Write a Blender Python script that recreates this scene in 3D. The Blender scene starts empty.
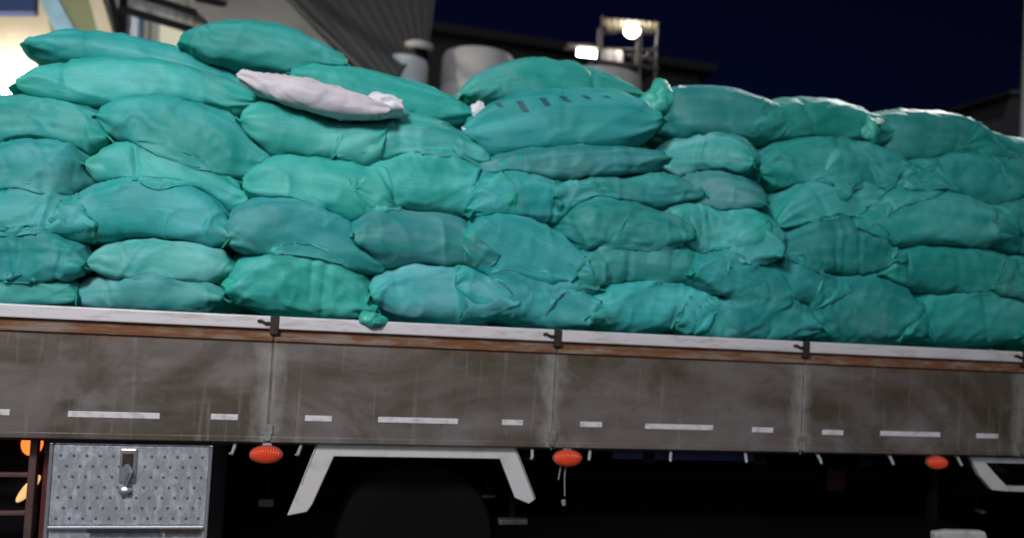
import bpy, bmesh, math, random
import numpy as np
from mathutils import Vector, Matrix
from mathutils.bvhtree import BVHTree

# ------------------------------------------------------------------ camera
scene = bpy.context.scene
COL = scene.collection
W_PX, H_PX, F_PX = 1024.0, 538.0, 800.0
YAW, PITCH, ROLL, CAM_D, CAM_H = 0.19397, 0.03788, 0.05447, 3.8363, 1.6383
_fw = Vector((math.sin(YAW)*math.cos(PITCH), math.cos(YAW)*math.cos(PITCH), math.sin(PITCH)))
_r0 = Vector((math.cos(YAW), -math.sin(YAW), 0)); _u0 = _r0.cross(_fw)
_r = _r0*math.cos(ROLL)+_u0*math.sin(ROLL); _u = -_r0*math.sin(ROLL)+_u0*math.cos(ROLL)
CAM = Vector((0, -CAM_D, CAM_H))
cd = bpy.data.cameras.new('camera'); cam = bpy.data.objects.new('camera', cd); COL.objects.link(cam)
cd.sensor_width = 36.0; cd.lens = 36.0*F_PX/W_PX; cd.clip_start = 0.05; cd.clip_end = 2000
cam.matrix_world = Matrix(((_r.x, _u.x, -_fw.x, CAM.x), (_r.y, _u.y, -_fw.y, CAM.y), (_r.z, _u.z, -_fw.z, CAM.z), (0, 0, 0, 1)))
cd.dof.use_dof = True; cd.dof.focus_distance = 3.0; cd.dof.aperture_fstop = 1.15
scene.camera = cam

# ------------------------------------------------------------------ world, sun, exposure
world = bpy.data.worlds.new('World'); scene.world = world; world.use_nodes = True
wn = world.node_tree; wn.nodes.clear()
sky = wn.nodes.new('ShaderNodeTexSky'); sky.sky_type = 'NISHITA'; sky.sun_disc = False
SUN_EL, SUN_AZ = math.radians(-3.0), math.radians(0)
sky.sun_elevation = SUN_EL; sky.sun_rotation = SUN_AZ; sky.air_density = 1.0; sky.dust_density = 0.1; sky.ozone_density = 6.0
bg = wn.nodes.new('ShaderNodeBackground'); bg.inputs[1].default_value = 0.07
wo = wn.nodes.new('ShaderNodeOutputWorld'); wn.links.new(sky.outputs[0], bg.inputs[0]); wn.links.new(bg.outputs[0], wo.inputs[0])
sl = bpy.data.lights.new('sun', 'SUN'); so = bpy.data.objects.new('sun', sl); COL.objects.link(so)
sl.energy = 0.74; sl.angle = math.radians(45); sl.color = (0.80, 0.89, 1.0)
so.rotation_euler = Vector((0.22, 1.0, -0.55)).to_track_quat('-Z', 'Y').to_euler()
so.location = (-3, -8, 9)
vs = scene.view_settings; vs.view_transform = 'Standard'; vs.look = 'None'; vs.exposure = 0.0; vs.gamma = 1.0; vs.use_curve_mapping = False

# ------------------------------------------------------------------ helpers
def px(x, y, Y=0.0):
    d = _fw*F_PX + _r*(x-W_PX/2) - _u*(y-H_PX/2)
    return CAM + d*((Y-CAM.y)/d.y)
def mesh_obj(name, verts, faces, mat, parent=None, smooth=False, bevel=0):
    me = bpy.data.meshes.new(name); me.from_pydata([tuple(v) for v in verts], [], faces); me.update()
    return link(name, me, mat, parent, smooth, bevel)
def link(name, me, mat, parent=None, smooth=False, bevel=0):
    if mat and not me.materials: me.materials.append(mat)
    if smooth: me.polygons.foreach_set('use_smooth', [True]*len(me.polygons))
    o = bpy.data.objects.new(name, me); COL.objects.link(o)
    if parent:
        o.parent = parent; o.matrix_parent_inverse = world_of(parent).inverted()
    if bevel:
        m = o.modifiers.new('bevel', 'BEVEL'); m.width = bevel; m.segments = 2; m.limit_method = 'ANGLE'
    return o
def world_of(o):
    m = o.matrix_basis.copy(); p = o
    while p.parent:
        m = p.parent.matrix_basis @ p.matrix_parent_inverse @ m if False else world_of(p.parent) @ p.matrix_parent_inverse @ m
        break
    return m
def tag(o, label=None, cat=None, group=None, kind=None):
    if label: o['label'] = label
    if cat: o['category'] = cat
    if group: o['group'] = group
    if kind: o['kind'] = kind
    return o
def empty(name, loc, label, cat, group=None):
    o = bpy.data.objects.new(name, None); COL.objects.link(o); o.location = loc; o.empty_display_size = .1
    return tag(o, label, cat, group)
class MB:
    def __init__(s): s.v = []; s.f = []
    def add(s, v, f):
        n = len(s.v); s.v += [tuple(a) for a in v]; s.f += [tuple(i+n for i in q) for q in f]; return s
    def box(s, x0, x1, y0, y1, z0, z1):
        v = [(x, y, z) for x in (x0, x1) for y in (y0, y1) for z in (z0, z1)]
        return s.add(v, [(0,1,3,2),(4,6,7,5),(0,4,5,1),(2,3,7,6),(0,2,6,4),(1,5,7,3)])
    def prism(s, pts, dy):            # polygon in any upright plane, pushed back by dy along +Y
        n = len(pts); v = [Vector(p) for p in pts]; v += [p+Vector((0, dy, 0)) for p in v]
        f = [tuple(range(n)), tuple(range(2*n-1, n-1, -1))]+[(i, i+n, (i+1) % n+n, (i+1) % n) for i in range(n)]
        return s.add(v, f)
    def tube(s, pts, r, n=8, cap=True):
        pts = [Vector(p) for p in pts]; rs = r if isinstance(r, (list, tuple)) else [r]*len(pts); rings = []; prev = None
        for i, p in enumerate(pts):
            t = (pts[min(i+1, len(pts)-1)]-pts[max(i-1, 0)]).normalized()
            a = (prev - t*prev.dot(t)).normalized() if prev else t.orthogonal().normalized()
            prev = a; b = t.cross(a)
            rings.append([p+(a*math.cos(2*math.pi*k/n)+b*math.sin(2*math.pi*k/n))*rs[i] for k in range(n)])
        v = [q for rg in rings for q in rg]
        f = [(i*n+k, i*n+(k+1) % n, (i+1)*n+(k+1) % n, (i+1)*n+k) for i in range(len(pts)-1) for k in range(n)]
        if cap: f += [tuple(range(n-1, -1, -1)), tuple((len(pts)-1)*n+k for k in range(n))]
        return s.add(v, f)
    def lathe(s, prof, c, axis='Y', n=32, sx=1.0, sz=1.0):     # prof: (radius, along)
        c = Vector(c); v = []
        for (r, a) in prof:
            for k in range(n):
                t = 2*math.pi*k/n; x, z = r*math.cos(t)*sx, r*math.sin(t)*sz
                v.append(c+(Vector((x, a, z)) if axis == 'Y' else Vector((x, z, a))))
        f = [(i*n+k, i*n+(k+1) % n, (i+1)*n+(k+1) % n, (i+1)*n+k) for i in range(len(prof)-1) for k in range(n)]
        f += [tuple(range(n)), tuple((len(prof)-1)*n+k for k in range(n-1, -1, -1))]
        return s.add(v, f)
    def build(s, name, mat, parent=None, smooth=False, bevel=0):
        me = bpy.data.meshes.new(name); me.from_pydata(s.v, [], s.f); me.update()
        bm = bmesh.new(); bm.from_mesh(me); bmesh.ops.recalc_face_normals(bm, faces=bm.faces); bm.to_mesh(me); bm.free()
        o = link(name, me, mat, parent, smooth, bevel)
        if smooth:
            try: me.set_sharp_from_angle(angle=math.radians(40))
            except Exception: pass
        return o

# ------------------------------------------------------------------ materials
def mat(name, base, rough=.6, metal=0.0, dirt=None, dirt_amt=.5, scale=(6, 6, 6), bump=0.0, emit=None, estr=0, lo=.4, hi=.65, spec=.5):
    m = bpy.data.materials.new(name); m.use_nodes = True; nt = m.node_tree; b = nt.nodes['Principled BSDF']
    b.inputs['Base Color'].default_value = (*base, 1); b.inputs['Roughness'].default_value = rough; b.inputs['Metallic'].default_value = metal
    b.inputs['Specular IOR Level'].default_value = spec
    if emit: b.inputs['Emission Color'].default_value = (*emit, 1); b.inputs['Emission Strength'].default_value = estr
    tc = nt.nodes.new('ShaderNodeTexCoord'); mp = nt.nodes.new('ShaderNodeMapping'); mp.inputs['Scale'].default_value = scale
    nt.links.new(tc.outputs['Object'], mp.inputs[0])
    nz = nt.nodes.new('ShaderNodeTexNoise'); nz.inputs['Scale'].default_value = 1; nz.inputs['Detail'].default_value = 7; nz.inputs['Roughness'].default_value = .62
    nt.links.new(mp.outputs[0], nz.inputs[0])
    if dirt:
        cr = nt.nodes.new('ShaderNodeValToRGB'); cr.color_ramp.elements[0].position = lo; cr.color_ramp.elements[1].position = hi
        cr.color_ramp.elements[0].color = (0, 0, 0, 1); cr.color_ramp.elements[1].color = (dirt_amt,)*3+(1,)
        mx = nt.nodes.new('ShaderNodeMix'); mx.data_type = 'RGBA'; mx.inputs[6].default_value = (*base, 1); mx.inputs[7].default_value = (*dirt, 1)
        nt.links.new(nz.outputs[0], cr.inputs[0]); nt.links.new(cr.outputs[0], mx.inputs[0]); nt.links.new(mx.outputs[2], b.inputs['Base Color'])
    if bump:
        bp = nt.nodes.new('ShaderNodeBump'); bp.inputs['Strength'].default_value = bump; bp.inputs['Distance'].default_value = .01
        nt.links.new(nz.outputs[0], bp.inputs['Height']); nt.links.new(bp.outputs[0], b.inputs['Normal'])
    return m

def sack_material(name, c_main, c_pale, c_deep, c_end):
    m = bpy.data.materials.new(name); m.use_nodes = True; nt = m.node_tree; N = nt.nodes.new; L = nt.links.new; b = nt.nodes['Principled BSDF']
    uv = N('ShaderNodeUVMap'); uv.uv_map = 'UVMap'; oi = N('ShaderNodeObjectInfo'); tc = N('ShaderNodeTexCoord')
    # broad woven bands running along the sack: thinner weave lets the pale contents show
    mp = N('ShaderNodeMapping'); mp.inputs['Scale'].default_value = (1.3, 5.0, 1); L(uv.outputs[0], mp.inputs[0])
    ad = N('ShaderNodeVectorMath'); ad.operation = 'ADD'; L(mp.outputs[0], ad.inputs[0])
    sc = N('ShaderNodeMath'); sc.operation = 'MULTIPLY'; sc.inputs[1].default_value = 37.0; L(oi.outputs['Random'], sc.inputs[0])
    cb = N('ShaderNodeCombineXYZ'); L(sc.outputs[0], cb.inputs[0]); L(sc.outputs[0], cb.inputs[1]); L(cb.outputs[0], ad.inputs[1])
    n1 = N('ShaderNodeTexNoise'); n1.inputs['Scale'].default_value = 1.4; n1.inputs['Detail'].default_value = 5; n1.inputs['Distortion'].default_value = .5; L(ad.outputs[0], n1.inputs[0])
    r1 = N('ShaderNodeValToRGB'); r1.color_ramp.elements[0].position = .38; r1.color_ramp.elements[1].position = .68; L(n1.outputs[0], r1.inputs[0])
    m1 = N('ShaderNodeMix'); m1.data_type = 'RGBA'; m1.inputs[6].default_value = (*c_main, 1); m1.inputs[7].default_value = (*c_pale, 1); L(r1.outputs[0], m1.inputs[0])
    n2 = N('ShaderNodeTexNoise'); n2.inputs['Scale'].default_value = 4.5; n2.inputs['Detail'].default_value = 6; n2.inputs['Roughness'].default_value = .65; L(tc.outputs['Object'], n2.inputs[0])
    r2 = N('ShaderNodeValToRGB'); r2.color_ramp.elements[0].position = .42; r2.color_ramp.elements[1].position = .72; r2.color_ramp.elements[1].color = (.6, .6, .6, 1); L(n2.outputs[0], r2.inputs[0])
    m2 = N('ShaderNodeMix'); m2.data_type = 'RGBA'; m2.inputs[7].default_value = (*c_deep, 1); L(r2.outputs[0], m2.inputs[0]); L(m1.outputs[2], m2.inputs[6])
    su = N('ShaderNodeSeparateXYZ'); L(uv.outputs[0], su.inputs[0])
    e1 = N('ShaderNodeMath'); e1.operation = 'SUBTRACT'; e1.inputs[1].default_value = .5; L(su.outputs[0], e1.inputs[0])
    e2 = N('ShaderNodeMath'); e2.operation = 'ABSOLUTE'; L(e1.outputs[0], e2.inputs[0])
    e3 = N('ShaderNodeMath'); e3.operation = 'MULTIPLY_ADD'; e3.inputs[1].default_value = .35; L(n2.outputs[0], e3.inputs[0]); L(e2.outputs[0], e3.inputs[2])
    er = N('ShaderNodeValToRGB'); er.color_ramp.elements[0].position = .52; er.color_ramp.elements[1].position = .68; er.color_ramp.elements[1].color = (.8, .8, .8, 1); L(e3.outputs[0], er.inputs[0])
    me_ = N('ShaderNodeMix'); me_.data_type = 'RGBA'; me_.inputs[7].default_value = (*c_end, 1); L(er.outputs[0], me_.inputs[0]); L(m2.outputs[2], me_.inputs[6]); m2 = me_
    # thread streaks of the weave
    mpw = N('ShaderNodeMapping'); mpw.inputs['Scale'].default_value = (6, 130, 1); L(uv.outputs[0], mpw.inputs[0])
    nw = N('ShaderNodeTexNoise'); nw.inputs['Scale'].default_value = 1; nw.inputs['Detail'].default_value = 3; L(mpw.outputs[0], nw.inputs[0])
    rw = N('ShaderNodeValToRGB'); rw.color_ramp.elements[0].position = .3; rw.color_ramp.elements[0].color = (.86, .86, .86, 1); rw.color_ramp.elements[1].position = .7; L(nw.outputs[0], rw.inputs[0])
    mw = N('ShaderNodeMix'); mw.data_type = 'RGBA'; mw.blend_type = 'MULTIPLY'; mw.inputs[0].default_value = 1; L(m2.outputs[2], mw.inputs[6]); L(rw.outputs[0], mw.inputs[7]); m2 = mw
    m3 = N('ShaderNodeMix'); m3.data_type = 'RGBA'; m3.blend_type = 'MULTIPLY'; m3.inputs[0].default_value = 1; L(m2.outputs[2], m3.inputs[6]); L(oi.outputs['Color'], m3.inputs[7])
    nd = N('ShaderNodeTexNoise'); nd.inputs['Scale'].default_value = 2.3; nd.inputs['Detail'].default_value = 9; nd.inputs['Roughness'].default_value = .7; L(tc.outputs['Object'], nd.inputs[0])
    rd = N('ShaderNodeValToRGB'); rd.color_ramp.elements[0].position = .54; rd.color_ramp.elements[1].position = .76; rd.color_ramp.elements[1].color = (.34, .34, .34, 1); L(nd.outputs[0], rd.inputs[0])
    mdd = N('ShaderNodeMix'); mdd.data_type = 'RGBA'; mdd.inputs[7].default_value = (.34, .50, .47, 1); L(rd.outputs[0], mdd.inputs[0]); L(m3.outputs[2], mdd.inputs[6])
    vr = N('ShaderNodeMath'); vr.operation = 'MULTIPLY_ADD'; vr.inputs[1].default_value = .42; vr.inputs[2].default_value = .78; L(oi.outputs['Random'], vr.inputs[0])
    hs = N('ShaderNodeHueSaturation'); L(mdd.outputs[2], hs.inputs['Color']); L(vr.outputs[0], hs.inputs['Value'])
    hv = N('ShaderNodeMath'); hv.operation = 'PINGPONG'; hv.inputs[1].default_value = .03; L(sc.outputs[0], hv.inputs[0]); hw = N('ShaderNodeMath'); hw.operation = 'ADD'; hw.inputs[1].default_value = .487; L(hv.outputs[0], hw.inputs[0]); L(hw.outputs[0], hs.inputs['Hue'])
    L(hs.outputs[0], b.inputs['Base Color'])
    b.inputs['Roughness'].default_value = .55; b.inputs['Specular IOR Level'].default_value = .3
    b.inputs['Subsurface Weight'].default_value = .35; b.inputs['Subsurface Radius'].default_value = (.35, 1.0, .95); b.inputs['Subsurface Scale'].default_value = .035
    # fine weave and crumple relief
    n3 = N('ShaderNodeTexNoise'); n3.noise_type = 'RIDGED_MULTIFRACTAL'; n3.inputs['Scale'].default_value = 7.5; n3.inputs['Detail'].default_value = 5; n3.inputs['Roughness'].default_value = .5; n3.inputs['Distortion'].default_value = .9; L(tc.outputs['Object'], n3.inputs[0])
    wv = N('ShaderNodeTexWave'); wv.inputs['Scale'].default_value = 110; wv.inputs['Distortion'].default_value = .5; L(uv.outputs[0], wv.inputs[0])
    b1 = N('ShaderNodeBump'); b1.inputs['Strength'].default_value = .22; b1.inputs['Distance'].default_value = .008; L(n3.outputs[0], b1.inputs['Height'])
    b2 = N('ShaderNodeBump'); b2.inputs['Strength'].default_value = .08; b2.inputs['Distance'].default_value = .002; L(wv.outputs[0], b2.inputs['Height']); L(b1.outputs[0], b2.inputs['Normal'])
    L(b2.outputs[0], b.inputs['Normal'])
    return m
M = {}
M['sack'] = sack_material('woven_teal_sack', (.022, .335, .300), (.088, .465, .445), (.008, .265, .230), (.010, .35, .262))
M['white_sack'] = sack_material('woven_white_sack', (.66, .56, .58), (.74, .67, .70), (.45, .42, .45), (.7, .67, .7))
M['print'] = mat('dark_print_ink', (.01, .09, .12), .6)
M['hem'] = mat('teal_sack_hem', (.05, .42, .35), .55, dirt=(.16, .55, .48), dirt_amt=.5)
M['hem_white'] = mat('white_sack_hem', (.75, .72, .75), .55)
M['bright_cloth'] = mat('bright_green_cloth', (.035, .40, .30), .45, dirt=(.08, .5, .42), dirt_amt=.6, scale=(25, 25, 25), bump=.3)
M['hem_white_teal'] = mat('pale_knot_glint', (.55, .75, .68), .3)  # highlight on the knot, put into its pale colour
M['rail'] = mat('white_rail_paint', (.66, .61, .62), .45, dirt=(.30, .22, .15), dirt_amt=.7, scale=(6, 6, 30), lo=.50, hi=.74)
M['white_paint'] = mat('white_mudguard_paint', (.62, .58, .56), .4, dirt=(.25, .21, .17), dirt_amt=.6, scale=(9, 9, 9), lo=.5, hi=.75)
M['tape'] = mat('reflective_white_tape', (.72, .67, .67), .4, dirt=(.25, .22, .2), dirt_amt=.75, scale=(16, 16, 30), lo=.48, hi=.72)
M['rust'] = mat('rusted_steel', (.17, .062, .022), .85, dirt=(.25, .20, .16), dirt_amt=.8, scale=(5, 5, 26), bump=.5, lo=.46, hi=.62)
M['black'] = mat('black_chassis', (.005, .005, .006), .9, spec=.06)
M['dark_latch'] = mat('dark_iron', (.028, .018, .012), .7, .2, dirt=(.09, .04, .02), scale=(30, 30, 30))
M['rubber'] = mat('tyre_rubber', (.006, .006, .006), .95, spec=.05)
M['steel'] = mat('dull_wheel_steel', (.16, .16, .17), .5, .6, dirt=(.03, .025, .02), dirt_amt=.8)
M['navy'] = mat('navy_side_rail', (.008, .012, .055), .5)
M['galv'] = mat('dull_white_hook', (.38, .37, .37), .5, .2)
M['red_lens'] = mat('red_marker_lens', (.70, .06, .02), .35, emit=(1, .10, .04), estr=.10)
_nt = M['red_lens'].node_tree; _w = _nt.nodes.new('ShaderNodeTexWave'); _w.inputs['Scale'].default_value = 28; _t = _nt.nodes.new('ShaderNodeTexCoord'); _nt.links.new(_t.outputs['Object'], _w.inputs[0])
_b = _nt.nodes.new('ShaderNodeBump'); _b.inputs['Strength'].default_value = .9; _b.inputs['Distance'].default_value = .004; _nt.links.new(_w.outputs[0], _b.inputs['Height']); _nt.links.new(_b.outputs[0], _nt.nodes['Principled BSDF'].inputs['Normal'])
M['lens_rim'] = mat('marker_base', (.30, .08, .06), .5)
M['orange_lamp'] = mat('lit_orange_lens', (.8, .15, .03), .3, emit=(1, .16, .03), estr=2.0)
M['amber_lamp'] = mat('lit_amber_lens', (.9, .5, .2), .3, emit=(1, .55, .22), estr=.9)
M['brown_frame'] = mat('brown_frame_paint', (.10, .05, .045), .6, dirt=(.03, .02, .02), dirt_amt=.7)
M['asphalt'] = mat('asphalt', (.04, .038, .037), .9, dirt=(.025, .025, .025), scale=(3, 3, 3), bump=.3)

def panel_material():
    m = bpy.data.materials.new('weathered_drop_side'); m.use_nodes = True; nt = m.node_tree; N = nt.nodes.new; L = nt.links.new; b = nt.nodes['Principled BSDF']
    tc = N('ShaderNodeTexCoord')
    def noise(scale, detail=7, rough=.6, dist=0):
        mp = N('ShaderNodeMapping'); mp.inputs['Scale'].default_value = scale; L(tc.outputs['Object'], mp.inputs[0])
        n = N('ShaderNodeTexNoise'); n.inputs['Scale'].default_value = 1; n.inputs['Detail'].default_value = detail; n.inputs['Roughness'].default_value = rough; n.inputs['Distortion'].default_value = dist
        L(mp.outputs[0], n.inputs[0]); return n
    def ramp(n, a, c, ca=(0, 0, 0, 1), cc=(1, 1, 1, 1)):
        r = N('ShaderNodeValToRGB'); r.color_ramp.elements[0].position = a; r.color_ramp.elements[1].position = c; r.color_ramp.elements[0].color = ca; r.color_ramp.elements[1].color = cc; L(n.outputs[0], r.inputs[0]); return r
    def mix(fac, a, col):
        x = N('ShaderNodeMix'); x.data_type = 'RGBA'; L(fac.outputs[0], x.inputs[0])
        if isinstance(a, tuple): x.inputs[6].default_value = (*a, 1)
        else: L(a.outputs[2], x.inputs[6])
        x.inputs[7].default_value = (*col, 1); return x
    x = mix(ramp(noise((2.2, 2.2, 3.5)), .38, .66), (.122, .092, .078), (.196, .168, .160))
    x = mix(ramp(noise((1.6, 3, 11), 6), .46, .72, cc=(.6,)*3+(1,)), x, (.095, .080, .068))
    x = mix(ramp(noise((1.3, 1, 1.8), 6, .6, .8), .46, .60, cc=(.85,)*3+(1,)), x, (.062, .045, .024))
    x = mix(ramp(noise((26, 26, 1.6), 7), .57, .72, cc=(.5,)*3+(1,)), x, (.26, .24, .225))
    x = mix(ramp(noise((9, 9, 12), 9, .75, .5), .58, .70, cc=(.7,)*3+(1,)), x, (.06, .042, .03))
    sx = N('ShaderNodeSeparateXYZ'); L(tc.outputs['Object'], sx.inputs[0])
    def mth(op, a, bb=None):
        q = N('ShaderNodeMath'); q.operation = op
        for i_, w_ in enumerate((a, bb)):
            if w_ is None: continue
            if isinstance(w_, (int, float)): q.inputs[i_].default_value = w_
            else: L(w_.outputs[0], q.inputs[i_])
        return q
    u = mth('ADD', sx, 0.345+10*1.345+.5*1.345+.012); u = mth('MODULO', u, 1.345); u = mth('ABSOLUTE', mth('SUBTRACT', u, .5*1.345))
    wn2 = noise((9, 9, 5), 6, .65, .6); u = mth('ADD', u, mth('MULTIPLY', mth('SUBTRACT', wn2, .5), .20))
    x = mix(ramp(u, .0, .075, cc=(0, 0, 0, 1), ca=(.6, .6, .6, 1)), x, (.36, .335, .31))
    sz_ = N('ShaderNodeMath'); sz_.operation = 'MULTIPLY_ADD'; sz_.inputs[1].default_value = 1.0; L(sx.outputs[2], sz_.inputs[0]); L(mth('MULTIPLY', noise((16, 16, 1.2), 6, .6), .16).outputs[0], sz_.inputs[2])
    x = mix(ramp(mth('SUBTRACT', sz_, .80), .64, .70, cc=(.85,)*3+(1,)), x, (.19, .075, .028))
    L(x.outputs[2], b.inputs['Base Color']); rr_ = ramp(noise((3, 3, 4)), .35, .7, ca=(.32, .32, .32, 1), cc=(.75, .75, .75, 1)); L(rr_.outputs[0], b.inputs['Roughness'])
    bp = N('ShaderNodeBump'); bp.inputs['Strength'].default_value = .35; bp.inputs['Distance'].default_value = .006; L(noise((5, 5, 14), 8).outputs[0], bp.inputs['Height']); L(bp.outputs[0], b.inputs['Normal'])
    return m
M['panel'] = panel_material()
M['stake'] = mat('pale_worn_stake', (.25, .235, .22), .7, dirt=(.10, .08, .06), dirt_amt=.85, scale=(14, 14, 9), lo=.42, hi=.62, bump=.4)
M['tread'] = mat('dimpled_aluminium', (.40, .40, .43), .36, .35, dirt=(.80, .80, .84), dirt_amt=.8, scale=(38, 38, 16), lo=.46, hi=.74, bump=.6)
M['chrome'] = mat('bright_steel', (.75, .75, .78), .2, .8)

# ------------------------------------------------------------------ ground
g = MB().box(-150, 150, -60, 300, -.3, 0).build('ground', M['asphalt']); tag(g, kind='structure')

# ------------------------------------------------------------------ truck
truck = empty('truck', (1.0, 1.1, 0), 'flatbed truck with weathered grey drop sides and a white top rail', 'truck')
PW = 1.345; SEAM = -0.345; ZT, ZB, ZR, ZC = 1.50, 0.92, 1.442, 1.400
seams = [SEAM+PW*k for k in range(-2, 5)]
rng = random.Random(4)
for k in range(6):
    x0, x1 = seams[k]+.0035, seams[k+1]-.0035
    p = MB().box(x0, x1, 0, .045, ZB, ZC).build('drop_side', M['panel'], truck, bevel=.004)
    MB().box(x0, x1, .010, .042, ZC+.001, ZR-.001).build('rusty_channel', M['rust'], p, bevel=.003)
    MB().box(x0+.006, x1-.006, -.010, .055, ZR, ZT).build('top_rail', M['rail'], p, bevel=.006)
    MB().box(x0, x1, -.012, -.001, ZC-.014, ZC+.006).build('rub_strip', M['rust'], p, bevel=.003)
    MB().box(x0+.01, x1-.01, -.007, -.0005, ZB+.004, ZB+.030).build('bottom_lip', M['panel'], p, bevel=.003)
for k in range(7):
    x = seams[k]
    s = MB().box(x-.003, x+.003, .003, .06, ZB-.012, ZC+.02).build('stake', M['stake'], truck, bevel=.004)
    MB().box(x-.020, x+.020, -.016, .004, ZR-.025, ZT+.003).build('latch', M['dark_latch'], s, bevel=.004)
    MB().tube([(x-.075, -.014, ZT-.024), (x-.06, -.020, ZT-.020), (x-.042, -.022, ZT-.030), (x-.02, -.02, ZT-.03)], .006).build('latch_handle', M['dark_latch'], s, smooth=True)
    MB().lathe([(.018, -.012), (.018, .004)], (x, 0, ZB+.03), n=16).build('hinge', M['stake'], s, smooth=True)
    MB().box(x-.026, x+.022, -.008, -.0045, ZB+.04, ZB+.085).build('hinge_plate', M['stake'], s, bevel=.003)
# reflective dashes: measured along the panels
for (a, b, y) in ((-22, 10, 412), (68, 160, 415), (211, 238, 417), (305, 332, 418.5), (378, 458, 420.5), (502, 523, 422.5), (580, 602, 424.5),
               (645, 713, 427), (752, 773, 430), (822, 843, 432.5), (880, 940, 434), (976, 998, 436)):
    A, B = px(a, y), px(b, y); z = (A.z+B.z)/2
    MB().box(A.x, B.x, -.0035, -.0005, z-.0130, z+.0130).build('reflective_strip', M['tape'], truck, bevel=.0014)
# deck, added backdrop board, far drop sides
MB().box(seams[0], seams[6], 2.2, 2.24, .004, .85).build('dark_backdrop_board', M['black'], truck)  # added black board hiding the lit ground beyond, keeps the underside dark
MB().box(seams[0], seams[6], .064, 2.28, .90, .975).build('deck', M['brown_frame'], truck)
for k in range(6):
    MB().box(seams[k]+.02, seams[k+1]-.02, 2.30, 2.345, ZB, ZT).build('far_drop_side', M['panel'], truck, bevel=.004)
for yy in (.72, 1.55):
    MB().box(seams[0], seams[6]+.4, yy, yy+.09, .60, .84).build('chassis_rail', M['black'], truck)
for k in range(13):
    x = seams[0]+.2+k*.62
    MB().box(x, x+.06, .07, 2.27, .842, .899).build('cross_member', M['black'], truck)
A, B = px(612, 452, .09), px(700, 452, .09)
MB().box(A.x, B.x+.3, .075, .11, .855, .898).build('side_rail', M['navy'], truck, bevel=.003)
# rope hooks under the deck edge
for hx in (235, 301, 532, 590, 671, 745, 817, 889, 957):
    p = px(hx, 449+hx*.012, .02); x, j = p.x, rng.uniform(-.012, .012)
    MB().tube([(x, .05, ZB-.002), (x+j*.3, .015, ZB-.018), (x+j, .002, ZB-.040), (x+j-.004, -.012, ZB-.052), (x+j-.010, -.020, ZB-.046)], [.008, .008, .008, .007, .005]).build('rope_hook', M['galv'], truck, smooth=True)
# side marker lamps
for (mx, my, w) in ((266, 455, .075), (568, 458.5, .075), (938, 463, .066)):
    p = px(mx, my, -.02)
    lamp = MB().lathe([(w*.98, .02), (w*1.0, .012), (w*.98, .004)], (p.x, p.y, p.z), n=36, sz=.56).build('marker_lamp', M['lens_rim'], truck, smooth=True)
    MB().lathe([(w*.93, .003), (w*.88, -.007), (w*.7, -.016), (w*.42, -.022), (w*.1, -.024)], (p.x, p.y, p.z), n=36, sz=.54).build('lens', M['red_lens'], lamp, smooth=True)
    MB().box(p.x-.02, p.x+.02, p.y+.018, p.y+.075, p.z-.01, ZB+.01-.012).build('bracket', M['galv'], lamp, bevel=.002)
    if mx == 568:
        MB().tube([(p.x, p.y+.03, p.z-.03), (p.x-.004, p.y+.03, p.z-.10), (p.x+.002, p.y+.03, p.z-.19)], .003, 6).build('wire', M['galv'], lamp, smooth=True)
        MB().tube([(p.x-.025, p.y+.03, p.z-.03), (p.x-.034, p.y+.032, p.z-.11)], .003, 6).build('wire', M['galv'], lamp, smooth=True)
        MB().tube([(p.x-.004, p.y+.03, p.z-.21), (p.x, p.y+.03, p.z-.235)], [.012, .009], 8).build('plug', M['galv'], lamp, smooth=True)
# mudguard
fy = .03
def P(x, y, Y=fy): return px(x, y, Y)
outl = [P(318, 440), P(514, 442), P(521, 460), P(536, 499), P(529, 504), P(515, 498), P(500, 459), P(334, 456.5), P(312, 505), P(307, 512), P(287, 516), P(300, 485)]
fl = MB().prism(outl, .02).build('mudguard', M['white_paint'], truck, bevel=.004)
top = [P(300, 485), P(318, 440), P(514, 442), P(536, 499)]
sh = MB()
for a, b in zip(top[:-1], top[1:]):
    n = Vector((-(b-a).z, 0, (b-a).x)).normalized()*.004
    sh.add([a-n*2, b-n*2, b-n, a-n]+[q+Vector((0, .5, 0)) for q in (a-n*2, b-n*2, b-n, a-n)], [(0,1,2,3),(7,6,5,4),(0,4,5,1),(2,6,7,3),(1,5,6,2),(0,3,7,4)])
sh.build('guard_sheet', M['black'], fl)
# wheels
wc = px(415, 460, .5).x; R = .40
def wheel(x, y, out):
    w = empty_part('wheel', truck, (x, y, R))
    prof = [(.24, -.11), (.34, -.125), (.385, -.115), (R, -.08)]
    for i in range(5):
        a = -.08+.16*i/5; prof += [(R, a+.004), (R, a+.022), (R-.012, a+.024), (R-.012, a+.031)]
    prof += [(R, .08), (.385, .115), (.34, .125), (.24, .11)]
    MB().lathe(prof, (x, y, R), n=48).build('tyre', M['rubber'], w, smooth=True)
    rim = MB().lathe([(.242, -.105*out), (.235, -.08*out), (.20, .0), (.12, .02*out), (.11, -.05*out), (.06, -.07*out), (.055, .1*out)], (x, y, R), n=32).build('rim', M['steel'], w, smooth=True)
    for k in range(8):
        t = k*math.pi/4; MB().lathe([(.012, -.03*out), (.012, .02*out)], (x+.15*math.cos(t), y, R+.15*math.sin(t)), n=6).build('wheel_nut', M['steel'], rim)
def empty_part(name, parent, loc):
    o = bpy.data.objects.new(name, None); COL.objects.link(o); o.location = Vector(loc)-parent.location; o.parent = parent; o.empty_display_size = .1; return o
for y, o in ((.34, 1), (.60, -1), (1.78, 1), (2.05, -1)): wheel(wc, y, o)
MB().tube([(wc, .3, R), (wc, 2.1, R)], .06, 12).build('axle', M['black'], truck, smooth=True)
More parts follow.
